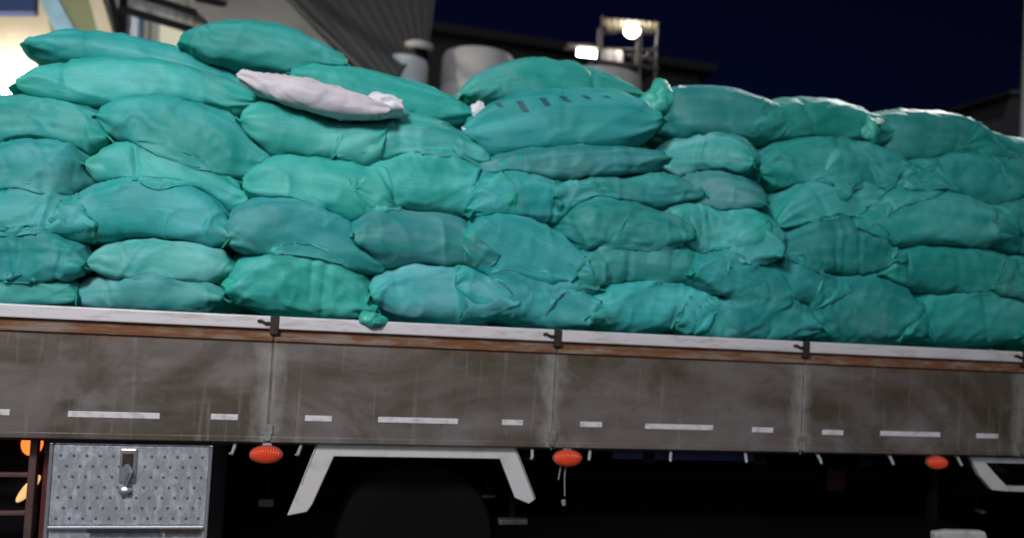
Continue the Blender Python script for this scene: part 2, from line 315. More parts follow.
for yy in (.765, 1.595):
    MB().prism([(wc-.5, yy, .5), (wc, yy, .47), (wc+.5, yy, .5), (wc+.5, yy, .56), (wc, yy, .53), (wc-.5, yy, .56)], .06).build('leaf_spring', M['black'], truck)
# small pale brackets seen under the deck
for (a, b, y0, y1, Y) in ((499, 528, 520, 525, .30), (480, 496, 496, 498, .4), (258, 274, 500, 507, .5), (981, 986, 511, 514, .4)):
    A, B = px(a, y1, Y), px(b, y0, Y); MB().box(A.x, B.x, Y, Y+.05, A.z, B.z).build('chassis_bracket', M['steel'], truck, bevel=.004)
    MB().box((A.x+B.x)/2-.012, (A.x+B.x)/2+.012, Y+.052, Y+.075, A.z, .899).build('bracket_hanger', M['black'], truck)
A, B = px(827, 491, .6), px(846, 470, .6)
r = MB().box(A.x, B.x, .60, .612, A.z, B.z).build('square_reflector', mat('dark_red_reflector', (.035, .003, .005), .4), truck, bevel=.003)
MB().box(A.x+.02, B.x-.02, .613, .70, A.z+.02, .899).build('bracket', M['black'], r)
# toolbox
by = .035
def Q(x, y): return px(x, y, by)
tb = [Q(54, 441), Q(213, 441), Q(206, 560), Q(38, 560)]
x0, x1 = (tb[0].x+tb[3].x)/2, (tb[1].x+tb[2].x)/2; z1, z0 = .905-.006, Q(120, 590).z
zd = Q(120, 527).z
box = MB().box(x0+.012, x1-.012, by+.01, .62, z0, z1-.004).build('toolbox', M['tread'], truck, bevel=.006)
door = MB().box(x0+.016, x1-.016, by, by+.009, zd+.012, z1-.012).build('toolbox_door', M['tread'], box, bevel=.003)
MB().box(x0, x0+.014, by-.006, by+.03, z0, z1-.002).build('corner_trim', M['chrome'], box, bevel=.003)
MB().box(x1-.014, x1, by-.006, by+.03, z0, z1-.002).build('corner_trim', M['chrome'], box, bevel=.003)
MB().box(x0+.016, x1-.016, by-.012, by+.008, zd-.008, zd+.006).build('door_lip', M['chrome'], box, bevel=.003)
A, B = Q(88, 529), Q(160, 529); MB().box(A.x, B.x, by-.016, by-.0125, zd-.022, zd-.003).build('lip_slot', mat('dark_slot', (.012, .014, .03), .6), box)
A, B = Q(163, 529), Q(200, 529); MB().box(A.x, B.x, by-.016, by-.0125, zd-.022, zd-.004).build('lip_slot', M['dark_latch'], box)
dots = MB(); nr = 0; z = z1-.055
while z > zd+.03:
    x = x0+.045+(.027 if nr % 2 else 0)
    while x < x1-.04:
        if not (abs(x-(x0+x1)/2) < .05 and z > z1-.22): dots.lathe([(.0068, .003), (.006, -.002), (.002, -.003)], (x, by-.001, z), n=8)
        x += .054
    z -= .046; nr += 1
d = dots.build('dimples', mat('dull_dimple', (.11, .11, .125), .5), door); tag(d, kind='stuff')
lx = Q(128, 470).x
lt = MB().box(lx-.035, lx+.035, by-.014, by-.0005, z1-.17, z1-.02).build('latch', M['chrome'], door, bevel=.006)
MB().box(lx-.022, lx+.022, by-.019, by-.0145, z1-.10, z1-.04).build('keeper', M['dark_latch'], lt, bevel=.003)
MB().tube([(lx-.002, by-.02, z1-.09), (lx+.012, by-.034, z1-.12), (lx-.004, by-.028, z1-.175)], [.014, .016, .009]).build('lever', M['chrome'], lt, smooth=True)
MB().lathe([(.028, .004), (.026, -.010), (.012, -.016)], (lx-.004, by-.014, z1-.205), n=20, sz=.6).build('knob', M['chrome'], lt, smooth=True)
# tail lamp cage beside the toolbox
ly = .10
def T_(x, y): return px(x, y, ly)
cx = T_(31, 480).x; cage = MB().box(cx-.016, cx+.016, ly, ly+.04, .30, .899).build('lamp_guard', M['brown_frame'], truck, bevel=.004)
for yy in (475.5, 514): z = T_(10, yy).z; MB().box(cx-.75, cx-.0165, ly+.005, ly+.03, z-.009, z+.009).build('guard_bar', M['brown_frame'], cage, bevel=.003)
MB().box(cx+.03, cx+.10, ly+.05, ly+.09, .30, .898).build('guard_plate', mat('dark_red_plate', (.10, .02, .016), .5), cage)
MB().box(cx-.75, cx-.017, ly+.16, ly+.2, .30, .898).build('lamp_board', M['black'], cage)
def lens(x, y, w, h, m, rot=0):
    c = T_(x, y); b = MB().lathe([(1, .0), (.95, -.02), (.7, -.035), (.3, -.042)], (0, 0, 0), n=28, sx=w, sz=h)
    b.v = [(c.x+v[0]*math.cos(rot)-v[2]*math.sin(rot), c.y+.155+v[1], c.z+v[0]*math.sin(rot)+v[2]*math.cos(rot)) for v in b.v]
    b.build('tail_lamp', m, cage, smooth=True)
lens(19, 450, .045, .055, M['orange_lamp']); lens(15, 497, .075, .022, M['amber_lamp'], .95)
lens(46, 449, .02, .03, M['red_lens']); lens(-30, 449, .05, .045, M['orange_lamp'])
# pale bracket frame and step towards the front
def G(x, y, Y=.04): return px(x, y, Y)
fr = MB()
fr.prism([G(970, 457), G(1090, 460), G(1090, 465), G(986, 463)], .03)
fr.prism([G(970, 457), G(986, 463), G(992, 470), G(1001, 480), G(1007, 486), G(1006, 491.5), G(992, 490), G(980, 476)], .03)
fr.prism([G(1007, 486.5), G(1090, 488), G(1090, 494), G(1006, 491.5)], .03)
bf = fr.build('guard_frame', M['white_paint'], truck, bevel=.003)
MB().prism([G(989, 463.5, .05), G(1001, 462, .05), G(1000, 467, .05), G(1007, 469, .05), G(1007, 473, .05), G(991, 472, .05)], .03).build('hinge', M['black'], bf)
MB().box(G(1002, 470).x, G(1090, 470).x, .40, .80, .60, .88).build('tank', M['black'], truck, bevel=.03)
MB().prism([G(936, 533, .06), G(950, 531, .06), G(986, 532, .06), G(990, 545, .06), G(936, 545, .06)], .05).build('step', M['white_paint'], truck, bevel=.01)
s_ = G(960, 531); MB().box(s_.x-.02, s_.x+.02, .24, .28, .5, .899).build('step_hanger', M['black'], truck)

# cab at the front end of the truck
M['cab'] = mat('white_cab_paint', (.6, .6, .62), .35, dirt=(.35, .34, .33), dirt_amt=.4, scale=(4, 4, 4))
M['glass'] = mat('dark_cab_glass', (.02, .025, .03), .08)
cx0 = seams[6]+.18
cab = MB().prism([(cx0, .1, .48), (cx0+1.72, .1, .48), (cx0+1.74, .1, 1.30), (cx0+1.52, .1, 2.35), (cx0+1.38, .1, 2.52), (cx0, .1, 2.56)], 2.15).build('cab', M['cab'], truck, bevel=.04)
MB().prism([(cx0+.45, .085, 1.42), (cx0+1.56, .085, 1.42), (cx0+1.38, .085, 2.28), (cx0+.45, .085, 2.28)], .012).build('side_window', M['glass'], cab, bevel=.004)
MB().prism([(cx0+.42, .088, .70), (cx0+1.10, .088, .70), (cx0+1.10, .088, 1.36), (cx0+.42, .088, 1.36)], .010).build('door', M['cab'], cab, bevel=.004)
MB().box(cx0+.50, cx0+.66, .06, .0875, 1.20, 1.23).build('door_handle', M['black'], cab, bevel=.004)
v_ = [(cx0+1.747, .25, 1.36), (cx0+1.747, 2.1, 1.36), (cx0+1.545, 2.1, 2.30), (cx0+1.545, .25, 2.30)]
mesh_obj('windscreen', v_+[(a+.012, b, c) for a, b, c in v_], [(3, 2, 1, 0), (4, 5, 6, 7), (0, 1, 5, 4), (1, 2, 6, 5), (2, 3, 7, 6), (3, 0, 4, 7)], M['glass'], cab)
MB().box(cx0+1.745, cx0+1.88, .12, 2.23, .42, .70).build('bumper', M['black'], cab, bevel=.02)
for yy in (.3, 1.9): MB().box(cx0+1.745, cx0+1.77, yy, yy+.25, .82, 1.0).build('headlight', M['glass'], cab, bevel=.01)
for yy, o_ in ((.30, 1), (2.0, -1)): wheel(cx0+.75, yy, o_)
MB().box(seams[6]-.1, cx0+.3, .30, 2.2, .004, .47).build('cab_light_block', M['black'], cab)  # added black block, keeps pole lamp light off the ground below
MB().box(seams[6]+.004, cx0-.004, .06, 2.34, .48, 2.5).build('gap_light_stop', M['cab'], truck, bevel=.01)  # added to close the gap where lamp light leaked through
# ------------------------------------------------------------------ sacks
def _hash(ix, iy, iz, seed):
    h = (ix*374761393 + iy*668265263 + iz*2147483647 + seed*1274126177) & 0xffffffff
    h = ((h ^ (h >> 13))*1274126177) & 0xffffffff
    h = ((h ^ (h >> 16))*668265263) & 0xffffffff
    return (h & 0xffff)/32767.5-1.0
def vnoise(p, seed=0):                      # smooth value noise in about -1..1, p (...,3)
    i = np.floor(p).astype(np.int64); f = p-i; f = f*f*f*(f*(f*6-15)+10); r = 0
    for dx in (0, 1):
        for dy in (0, 1):
            for dz in (0, 1):
                w = (f[..., 0] if dx else 1-f[..., 0])*(f[..., 1] if dy else 1-f[..., 1])*(f[..., 2] if dz else 1-f[..., 2])
                r = r+w*_hash(i[..., 0]+dx, i[..., 1]+dy, i[..., 2]+dz, seed)
    return r
def smooth01(a, b, x):
    t = np.clip((x-a)/(b-a), 0, 1); return t*t*(3-2*t)
NS, NT, HS, HT = 34, 30, 104, 84
def svals(n): l = np.linspace(-1, 1, n); return np.sin(l*1.3)/math.sin(1.3)
def resample(n_src, n_dst, periodic):       # Catmull-Rom matrix in index space
    Mx = np.zeros((n_dst, n_src))
    for k in range(n_dst):
        t = k*n_src/n_dst if periodic else k*(n_src-1)/(n_dst-1)
        i = int(math.floor(t)); u = t-i
        if not periodic and i >= n_src-1: i, u = n_src-2, 1.0
        w = (-.5*u+u*u-.5*u**3, 1-2.5*u*u+1.5*u**3, .5*u+2*u*u-1.5*u**3, -.5*u*u+.5*u**3)
        for a in range(4):
            j = i+a-1; j = j % n_src if periodic else min(max(j, 0), n_src-1)
            Mx[k, j] += w[a]
    return Mx
RS, RT = resample(NS, HS, False), resample(NT, HT, True)
def sack_grid(p0, pm, p1, Wd, Th, tie, seed, tilt=0.0):
    r = random.Random(seed); s = svals(NS); p0, pm, p1 = (np.array(p) for p in (p0, pm, p1))
    u = (s+1)/2; c = 2*pm-.5*(p0+p1)
    sp = ((1-u)**2)[:, None]*p0+(2*u*(1-u))[:, None]*c+(u**2)[:, None]*p1
    tg = (2*(1-u))[:, None]*(c-p0)+(2*u)[:, None]*(p1-c); tg /= np.linalg.norm(tg, axis=1)[:, None]
    up = np.array([0, math.sin(tilt), math.cos(tilt)]); upv = up-tg*(tg@up)[:, None]; upv /= np.linalg.norm(upv, axis=1)[:, None]
    sd = np.cross(upv, tg)                  # across the sack
    a = np.abs(s); ex = r.uniform(2.2, 3.1)
    T = Th*np.power(np.clip(1-a**ex, 0, 1), .75)+.016
    Wp = Wd*(1-.10*a**5)
    if tie:                                  # gathered neck at one end (s = tie)
        e = smooth01(.35, 1.0, s*tie); Wp = Wp*(1-e)+.09*e; T = np.maximum(T, .055*e)
    n = r.uniform(2.8, 3.7); th = np.linspace(0, 2*math.pi, NT, endpoint=False)
    cy = np.sign(np.cos(th))*np.abs(np.cos(th))**(2/n); cz = np.sign(np.sin(th))*np.abs(np.sin(th))**(2/n)
    low = 1+.07*(-cz)
    G = sp[:, None, :]+sd[:, None, :]*((Wp/2)[:, None]*(cy*low)[None, :])[..., None]+upv[:, None, :]*((T/2)[:, None]*cz[None, :])[..., None]
    # lumpy filling
    q = G*4.2; lump = vnoise(q, seed)*.020+vnoise(q*2.1, seed+5)*.008
    ctr = sp[:, None, :]; dirv = G-ctr; ln = np.linalg.norm(dirv, axis=2, keepdims=True)+1e-6
    return G+dirv/ln*(lump*smooth01(0, .35, 1-a)[:, None])[..., None]
def grid_normals(G):
    ds = np.gradient(G, axis=0); dt = np.roll(G, -1, 1)-np.roll(G, 1, 1)
    n = np.cross(ds, dt); n /= np.linalg.norm(n, axis=2, keepdims=True)+1e-9; return n
def grid_faces(ns, nt, caps=True):
    f = [(i*nt+k, i*nt+(k+1) % nt, (i+1)*nt+(k+1) % nt, (i+1)*nt+k) for i in range(ns-1) for k in range(nt)]
    if caps: f += [tuple(range(nt-1, -1, -1)), tuple((ns-1)*nt+k for k in range(nt))]
    return f
F_LO, F_HI = grid_faces(NS, NT), grid_faces(HS, HT)
UV_HI = None
def sack_surface(G, seed, tie, crumple):
    r = random.Random(seed*7+1); H = np.einsum('ia,abc->ibc', RS, G); H = np.einsum('jb,ibc->ijc', RT, H)
    n = grid_normals(H); out = np.sign(((H-H.mean(1, keepdims=True))*n).sum(2).mean()); n = n*out
    s = svals(HS)[:, None]*np.ones((1, HT)); a = np.abs(s); th = np.linspace(0, 2*math.pi, HT, endpoint=False)[None, :]*np.ones((HS, 1))
    c0 = H.mean((0, 1)); ax = H[-1].mean(0)-H[0].mean(0); L = np.linalg.norm(ax); ax /= L
    zz = np.array([0, 0, 1.0]); zz = zz-ax*ax[2]; zz /= np.linalg.norm(zz); yy = np.cross(zz, ax); D = H-c0
    l = np.stack([D@ax, D@yy, D@zz], -1); sh = r.choice((-1, 1))*r.uniform(.25, .9)
    def folds(fx, fc, sd_, shear):
        q = np.stack([l[..., 0]*fx, l[..., 1]*fc+l[..., 0]*shear*fc*.6, l[..., 2]*fc+l[..., 0]*shear*fc], -1)
        q = q+vnoise(l*5, sd_+40)[..., None]*.55; return vnoise(q+sd_*3.1, sd_)
    d = 0
    w1 = 1-np.abs(folds(1.5, 5.5, seed, sh)); d = d+(w1**3)*.015*(.6+.4*a)
    w0 = 1-np.abs(folds(.9, 9.5, seed+31, sh*.4)); d = d+(w0**7)*.009
    w2 = 1-np.abs(folds(2.6, 13, seed+11, -sh)); d = d-(w2**5)*.0055*(.3+crumple)
    w3 = 1-np.abs(folds(7, 15, seed+23, sh*.5)); d = d+(w3**4)*.006*(.08+1.4*crumple)
    for e in (-1, 1):                        # pleats gathered into the seams
        K = r.choice((7, 8, 9, 11)); ph = r.uniform(0, 6.28)
        wv = vnoise(np.stack([np.cos(th)*1.3, np.sin(th)*1.3, s*2.2], -1)+seed, seed+e)
        amp = .007 if tie != e else .018
        d = d+np.sin(K*th+ph+3.0*wv)*amp*smooth01(.42, .9, s*e)*(1-.55*smooth01(.93, 1, a))
    # buckled crease across the body
    for _ in range(1 if crumple < .5 else 4):
        s0, w, t0 = r.uniform(-.65, .65), r.uniform(.03, .06), r.uniform(0, 6.28)
        dd = s-s0-.10*np.sin(th+t0)-.05*vnoise(l*9, seed+77); d = d-np.exp(-(dd/w)**2)*r.uniform(.005, .014)*smooth01(-.4, .6, np.cos(th-t0))
    d = d*(1-.8*smooth01(.97, 1, a))
    d = d+vnoise(l*26, seed+3)*.0012*(.5+crumple)
    return H+n*d[..., None], n, L
def make_mesh(name, G, faces, matl, nt):
    me = bpy.data.meshes.new(name); me.from_pydata(G.reshape(-1, 3).tolist(), [], faces)
    ns = len(G); uvl = me.uv_layers.new(name='UVMap'); li = np.empty(len(me.loops), dtype=np.int32); me.loops.foreach_get('vertex_index', li)
    uv = np.stack([(li//nt)/(ns-1), np.abs(((li % nt)/nt)*2-1)*1.0], -1).astype(np.float32); uvl.data.foreach_set('uv', uv.ravel())
    me.materials.append(matl); me.polygons.foreach_set('use_smooth', [True]*len(me.polygons)); me.update(); return me
def hem_mesh(name, H, end, seed, matl, flare, droop):
    """sewn flat seam (or gathered ruffle) standing out from a sack end"""
    r = random.Random(seed); ring = H[-1 if end > 0 else 0]; inner = H[-4 if end > 0 else 3]; nt = len(ring)
    c = ring.mean(0); out = c-inner.mean(0); out /= np.linalg.norm(out)
    half = nt//2; top = ring[:half+1]; bot = np.array([ring[(-k) % nt] for k in range(half+1)]); mid = (top+bot)/2
    acr = mid[-1]-mid[0]; wd = np.linalg.norm(acr); acr = acr/(wd+1e-9); nn = np.cross(acr, out); rows = 6; V = []
    t = np.linspace(0, 1, half+1); up = nn if nn[2] > 0 else -nn
    wob = vnoise(np.stack([t*5+seed, t*0+.5, t*0], -1), seed)*.012
    ln = .034+.012*vnoise(np.stack([t*3+seed, t*0, t*0], -1), seed+2); ln = ln*(1.9 if flare else 1)
    for side in (1, -1):
        for j in range(rows):
            u = j/(rows-1); fl = 1+flare*u*.9
            p = c+acr[None]*((t-.5)*wd*fl)[:, None]+(mid-c-acr[None]*((mid-c)@acr)[:, None])*(1-u*.3)
            ruff = np.sin(t*6.28*(4 if flare else 2)+seed)*(.018 if flare else .006)*u
            p = p+out[None]*(ln*u-.010)[:, None]+up[None]*((wob+ruff)*u)[:, None]+np.array([0, 0, -droop*u*u])
            V.append(p+up[None]*side*(.0035-.002*u))
    V = np.array(V).reshape(-1, 3); m = half+1; f = []; o = rows*m
    for j in range(rows-1):
        for k in range(m-1):
            q = (j*m+k, j*m+k+1, (j+1)*m+k+1, (j+1)*m+k); f += [q, tuple(x+o for x in reversed(q))]
    for k in range(m-1): f.append(((rows-1)*m+k, (rows-1)*m+k+1, o+(rows-1)*m+k+1, o+(rows-1)*m+k))
    for j in range(rows-1):
        f += [(j*m, (j+1)*m, o+(j+1)*m, o+j*m), (j*m+m-1, o+j*m+m-1, o+(j+1)*m+m-1, (j+1)*m+m-1)]
    me = bpy.data.meshes.new(name); me.from_pydata(V.tolist(), [], f); me.update(); me.materials.append(matl)
    me.polygons.foreach_set('use_smooth', [True]*len(me.polygons)); return me

# Lying sacks: left end, middle, right end (pixels), thickness (pixels), extra depth, crumple, tie end, tint, label
# Y depth follows the height in the pile (upper layers step back); '+' values set them further back.
SK = []
def lie(x0, y0, xm, ym, x1, y1, th, label, back=0.0, crumple=.2, tie=0, tint=(1, 1, 1), skew=0.0, Wd=.50, cat='sack', white=False):
    SK.append(dict(k='L', p=(x0, y0, xm, ym, x1, y1), th=th, label=label, back=back, cr=crumple, tie=tie, tint=tint, skew=skew, Wd=Wd, white=white))
def end(cx, cy, w, th, label, back=0.0, crumple=.6, tie=0, tint=(1, 1, 1), yaw=0.0, pitch=0.0):
    SK.append(dict(k='E', p=(cx, cy), w=w, th=th, label=label, back=back, cr=crumple, tie=tie, tint=tint, yaw=yaw, pitch=pitch, white=False))
G1, DIM, G3, PALE = (.95, .98, .96), (.8, .93, .92), (1.3, .95, 1.0), (1.9, 1.03, 1.08)  # second tint puts the far end's weaker light into the sack colour
# --- top of the pile
lie(24, 48, 130, 58, 252, 92, 36, 'teal sack topping the stack over the toolbox, its pointed end against the cream wall', back=.30, crumple=.3)
lie(11, 88, 130, 88, 262, 106, 50, 'long plump teal sack lying just under the topmost sack above the toolbox', back=.05, crumple=.3, skew=-.04)
lie(182, 43, 260, 48, 348, 66, 42, 'teal sack highest on the pile, right behind the white sack', back=.22, crumple=.35, tint=(.9, 1.05, 1.06))
lie(286, 76, 375, 97, 472, 115, 42, 'slim teal sack sloping down behind the wrapped end of the white sack', back=.20, crumple=.3)
lie(241, 73, 318, 96, 394, 109, 25, 'pinkish white sack with a wrapped end lying on the teal sacks', back=-.28, crumple=.4, tie=0, Wd=.27, white=True)
lie(458, 100, 535, 84, 640, 101, 40, 'rounded teal sack behind and above the sack with dark printed bars', back=.32, crumple=.15)
lie(464, 142, 560, 124, 662, 124, 62, 'large teal sack with a row of dark printed bars along its top', back=.02, crumple=.12, tint=(.9, .97, 1.0))
lie(644, 120, 712, 117, 782, 126, 54, 'dull teal sack right next to the bright gathered neck on the pile top', back=.05, crumple=.2, tint=G3, tie=-1)
lie(745, 128, 815, 125, 892, 134, 50, 'smooth teal sack on the pile top, second past the bright gathered neck', back=.05, crumple=.15, tint=DIM)
lie(858, 142, 930, 138, 1012, 160, 56, 'teal sack with a small shiny knot at its end, on the pile top', back=.04, crumple=.25, tint=DIM, tie=-1)
lie(950, 156, 1030, 172, 1105, 190, 56, 'teal sack topping the pile nearest the light pole', back=.06, crumple=.25, tint=DIM)
# --- column beyond the toolbox
lie(-62, 128, 30, 128, 118, 138, 60, 'crumpled teal sack at the pile edge, directly under the long plump sack', crumple=.7, tie=0)
lie(-58, 184, 28, 172, 118, 186, 62, 'teal sack with a gathered dark green mouth, fourth layer beyond the toolbox edge', crumple=.9, tie=1, back=-.02)
lie(-60, 224, 20, 218, 98, 228, 54, 'teal sack in the third layer above the rail, beyond the toolbox edge', crumple=.5)
lie(-70, 262, 15, 256, 92, 268, 52, 'wrinkled teal sack in the second layer above the rail, beyond the toolbox edge', crumple=.7)
lie(-70, 294, 10, 294, 86, 302, 46, 'teal sack resting behind the rail at the toolbox edge', crumple=.5)
# --- column above the toolbox
lie(100, 116, 190, 138, 274, 170, 66, 'pale streaked teal sack slanting down towards the gap below the white sack', crumple=.25, skew=.03)
lie(84, 165, 165, 176, 252, 206, 60, 'teal sack in the fourth layer above the rail, over the toolbox', crumple=.2)
lie(64, 228, 150, 214, 238, 242, 58, 'arched teal sack in the third layer above the rail, over the toolbox', crumple=.2)
lie(88, 268, 160, 262, 234, 275, 48, 'teal sack in the second layer above the rail, over the toolbox', crumple=.25, tint=PALE)
lie(74, 304, 150, 296, 230, 304, 42, 'teal sack resting behind the rail, over the toolbox', crumple=.2, tint=PALE)
# --- column above the first latch
lie(234, 124, 305, 130, 382, 140, 64, 'plump pale teal sack lying directly under the white sack', crumple=.25, tint=(1.4, 1.04, 1.0))
lie(246, 184, 322, 190, 402, 216, 60, 'teal sack two below the white sack', crumple=.2)
lie(218, 236, 292, 228, 384, 266, 60, 'arched teal sack in the second layer between toolbox and mudguard', crumple=.2)
lie(222, 288, 300, 278, 378, 306, 62, 'badly crumpled teal sack behind the rusty latch, one corner hanging over the rail', crumple=1.0, tint=G1)
# --- column above the mudguard
lie(332, 152, 400, 142, 492, 160, 56, 'pale ridged teal sack just below the wrapped end of the white sack', crumple=.3, tint=(1.3, 1.03, 1.0), back=-.02)
lie(348, 190, 430, 188, 506, 200, 56, 'teal sack below the pale ridged one, over the mudguard', crumple=.4)
lie(344, 238, 412, 240, 492, 260, 58, 'greyish teal sack in the second layer above the mudguard', crumple=.2, tint=PALE)
lie(366, 298, 440, 292, 516, 308, 58, 'pale greyish teal sack resting behind the rail over the mudguard', crumple=.25, tint=PALE)
lie(462, 240, 520, 252, 598, 288, 66, 'broad teal sack slanting down to the latch past the mudguard', crumple=.2, tint=(1.2, 1, 1.05))
lie(456, 290, 528, 296, 606, 318, 52, 'teal sack resting behind the rail under the broad slanting sack', crumple=.25, tint=(1.2, 1, 1.05))
lie(462, 208, 520, 196, 584, 206, 46, 'small teal sack below the dark hollow under the printed sack', crumple=.5)
lie(478, 172, 565, 166, 668, 160, 34, 'dull greyish teal sack pressed flat under the printed sack', crumple=.3, tint=(1.5, .9, 1.0))
# --- crumpled middle
lie(548, 202, 612, 194, 702, 196, 40, 'heavily wrinkled teal sack with bright creases, two below the printed sack', crumple=1.0)
lie(546, 236, 612, 224, 692, 232, 50, 'wrinkled teal sack with a torn looking mouth above the latch past the mudguard', crumple=1.0, tie=-1, back=-.03)
lie(568, 276, 640, 258, 716, 274, 56, 'teal sack with a small dark hole, second layer past the mudguard', crumple=.6, tint=(1.2, .95, 1.0))
lie(580, 318, 640, 304, 708, 310, 54, 'teal sack resting behind the rail right of the latch above the hanging wire', crumple=.6)
lie(672, 162, 720, 158, 774, 164, 46, 'upper of three short pale sacks stacked straight above one another', crumple=.4, tint=PALE, skew=.16)
lie(676, 202, 726, 194, 780, 202, 46, 'middle of three short pale sacks stacked straight above one another', crumple=.4, tint=PALE, skew=.16)
lie(690, 248, 740, 236, 798, 252, 56, 'lower of three short pale sacks stacked straight above one another', crumple=.5, tint=(1.4, 1, 1.05), skew=.12)
lie(664, 230, 690, 226, 745, 236, 50, 'short teal sack wedged beside the lowest short pale sack', crumple=.8, back=.03)
lie(684, 276, 755, 280, 838, 296, 52, 'teal sack just under the three short pale sacks', crumple=.5)
lie(668, 318, 740, 312, 818, 326, 54, 'teal sack resting behind the rail beside the latch with a ring handle', crumple=.6)
# --- darker end of the load
lie(756, 172, 830, 164, 916, 172, 52, 'teal sack directly below the smooth sack on the pile top', crumple=.35, tint=DIM)
lie(770, 222, 850, 196, 946, 196, 52, 'teal sack slanting up away from the three short pale sacks', crumple=.3, tint=(1.2, .97, .95))
lie(894, 192, 965, 180, 1060, 200, 50, 'teal sack below the one with the shiny knot', crumple=.5, tint=DIM)
lie(846, 238, 925, 222, 1010, 236, 54, 'broad pale patched teal sack in the third layer at the darker end', crumple=.25, tint=(1.2, 1, .98))
lie(772, 258, 830, 246, 900, 262, 54, 'teal sack with a deep fold next to the lowest short pale sack', crumple=.6, tint=DIM)
lie(802, 326, 858, 306, 926, 326, 70, 'humped teal sack behind the rail above the last hooks', crumple=.5, tint=DIM)
lie(874, 272, 948, 266, 1030, 280, 52, 'teal sack in the second layer above the last marker lamp', crumple=.4, tint=DIM)
lie(892, 332, 966, 314, 1046, 326, 58, 'teal sack resting behind the rail above the last marker lamp', crumple=.4, tint=DIM)
lie(974, 232, 1050, 226, 1130, 246, 54, 'teal sack in the third layer over the pale guard frame', crumple=.5, tint=DIM)
lie(984, 288, 1060, 280, 1140, 298, 52, 'teal sack in the second layer over the pale guard frame', crumple=.5, tint=DIM)
lie(1010, 336, 1080, 330, 1150, 346, 50, 'teal sack resting behind the rail over the pale guard frame', crumple=.4, tint=DIM)

def depth_of(y): return .37+max(0.0, (230-y))/200*.34
rows = []
for i, d in enumerate(SK):
    seed = 100+i*13; r = random.Random(seed)
    if d['k'] == 'L':
        x0, y0, xm, ym, x1, y1 = d['p']; Yc = depth_of(ym)+d['back']; sk = d['skew']+r.uniform(-.05, .05)
        off_ = Vector((0, .16, 0)) if not d['white'] else Vector((0, .08, 0)); p0, pm, p1 = (px(x0, y0, Yc+sk-off_.y)+off_, px(xm, ym, Yc-off_.y)+off_, px(x1, y1, Yc-sk-off_.y)+off_)
        Th = (px(xm, ym-d['th']/2, Yc)-px(xm, ym+d['th']/2, Yc)).length*(1.19 if not d['white'] else 1.0)
        G = sack_grid(p0, pm, p1, d['Wd']*r.uniform(.95, 1.08), Th, d['tie'], seed, tilt=r.uniform(-.12, .12))
    else:
        cx, cy = d['p']; Yf = depth_of(cy)-.27+d['back']; c = px(cx, cy, Yf)
        Wd = (px(cx+d['w']/2, cy, Yf)-px(cx-d['w']/2, cy, Yf)).length; Th = (px(cx, cy-d['th']/2, Yf)-px(cx, cy+d['th']/2, Yf)).length*1.12
        dr = Vector((math.sin(d['yaw']), math.cos(d['yaw']), d['pitch'])); L_ = .66
        G = sack_grid(c+Vector((0, 0, -.03)), c+dr*L_*.5+Vector((0, 0, .015)), c+dr*L_, Wd, Th, -1 if d['tie'] else 0, seed, tilt=0)
    d['G'] = G; d['seed'] = seed
    if d['p'][2 if d['k'] == 'L' else 0] > 560 and not d['white']: d['cr'] += .2   # looser, more crumpled end of the load
def share(a, b): return .06 if SK[a]['white'] else (1.0 if SK[b]['white'] else .55)
def inside(tree, p):                        # the first surface met going up (and sideways) is left from within
    h = tree.ray_cast(p, UPZ)
    if h[0] is None or h[1].z <= 0: return False
    h = tree.ray_cast(p, SIDE); return h[0] is not None and h[1].dot(SIDE) > 0
UPZ, SIDE = Vector((0, 0, 1)), Vector((.12, -.99, .05)).normalized()
# press neighbouring sacks against each other, the drop side and the deck
for it in range(22):
    trees = []; boxes = []
    for d in SK:
        V = d['G'].reshape(-1, 3); trees.append(BVHTree.FromPolygons(V.tolist(), F_LO)); boxes.append((V.min(0)-.004, V.max(0)+.004))
    for a, d in enumerate(SK):
        V = d['G'].reshape(-1, 3); D = np.zeros_like(V); lo, hi = boxes[a]; C0 = V.mean(0)
        for b in range(len(SK)):
            if b == a: continue
            l2, h2 = boxes[b]
            if (l2 > hi).any() or (h2 < lo).any(): continue
            for k in np.nonzero(((V > l2) & (V < h2)).all(1))[0]:
                p = Vector(V[k])
                if not inside(trees[b], p): continue
                h = trees[b].find_nearest(p)
                D[k] += np.array((h[0]-p)*share(a, b))
        Dg = D.reshape(NS, NT, 3)
        sm = Dg.copy()
        for _ in range(2):
            sm = .5*sm+.25*(np.roll(sm, 1, 1)+np.roll(sm, -1, 1)); sm[1:-1] = .5*sm[1:-1]+.25*(sm[:-2]+sm[2:])
        D_ = .45*Dg+.7*sm if it < 15 else .9*Dg; d['D'] = D_-(.75 if it < 15 else .0)*D_.mean((0, 1))
    for d in SK:
        G = d['G']+d['D']
        inz = G[..., 2] < 1.515; lim = np.where(inz, .068, -.06); G[..., 1] = np.where(G[..., 1] < lim, .5*G[..., 1]+.5*lim if it < 20 else lim, G[..., 1])
        # taut cloth: even out the grid a little
        m = (np.roll(G, 1, 1)+np.roll(G, -1, 1))*.5; kk = 1.0 if it < 17 else .25; G = G+.10*kk*(m-G); m = G.copy(); m[1:-1] = (G[:-2]+G[2:])*.5; G = G+.06*kk*(m-G)
        d['G'] = G
sack_group = 'sacks loaded on the truck'
surfaces = {}
for d in SK:
    H, n, L_ = sack_surface(d['G'], d['seed'], d['tie'] if d['k'] == 'L' else (-1 if d['tie'] else 0), d['cr'])
    d['H'] = (H-n*.003, n, L_)
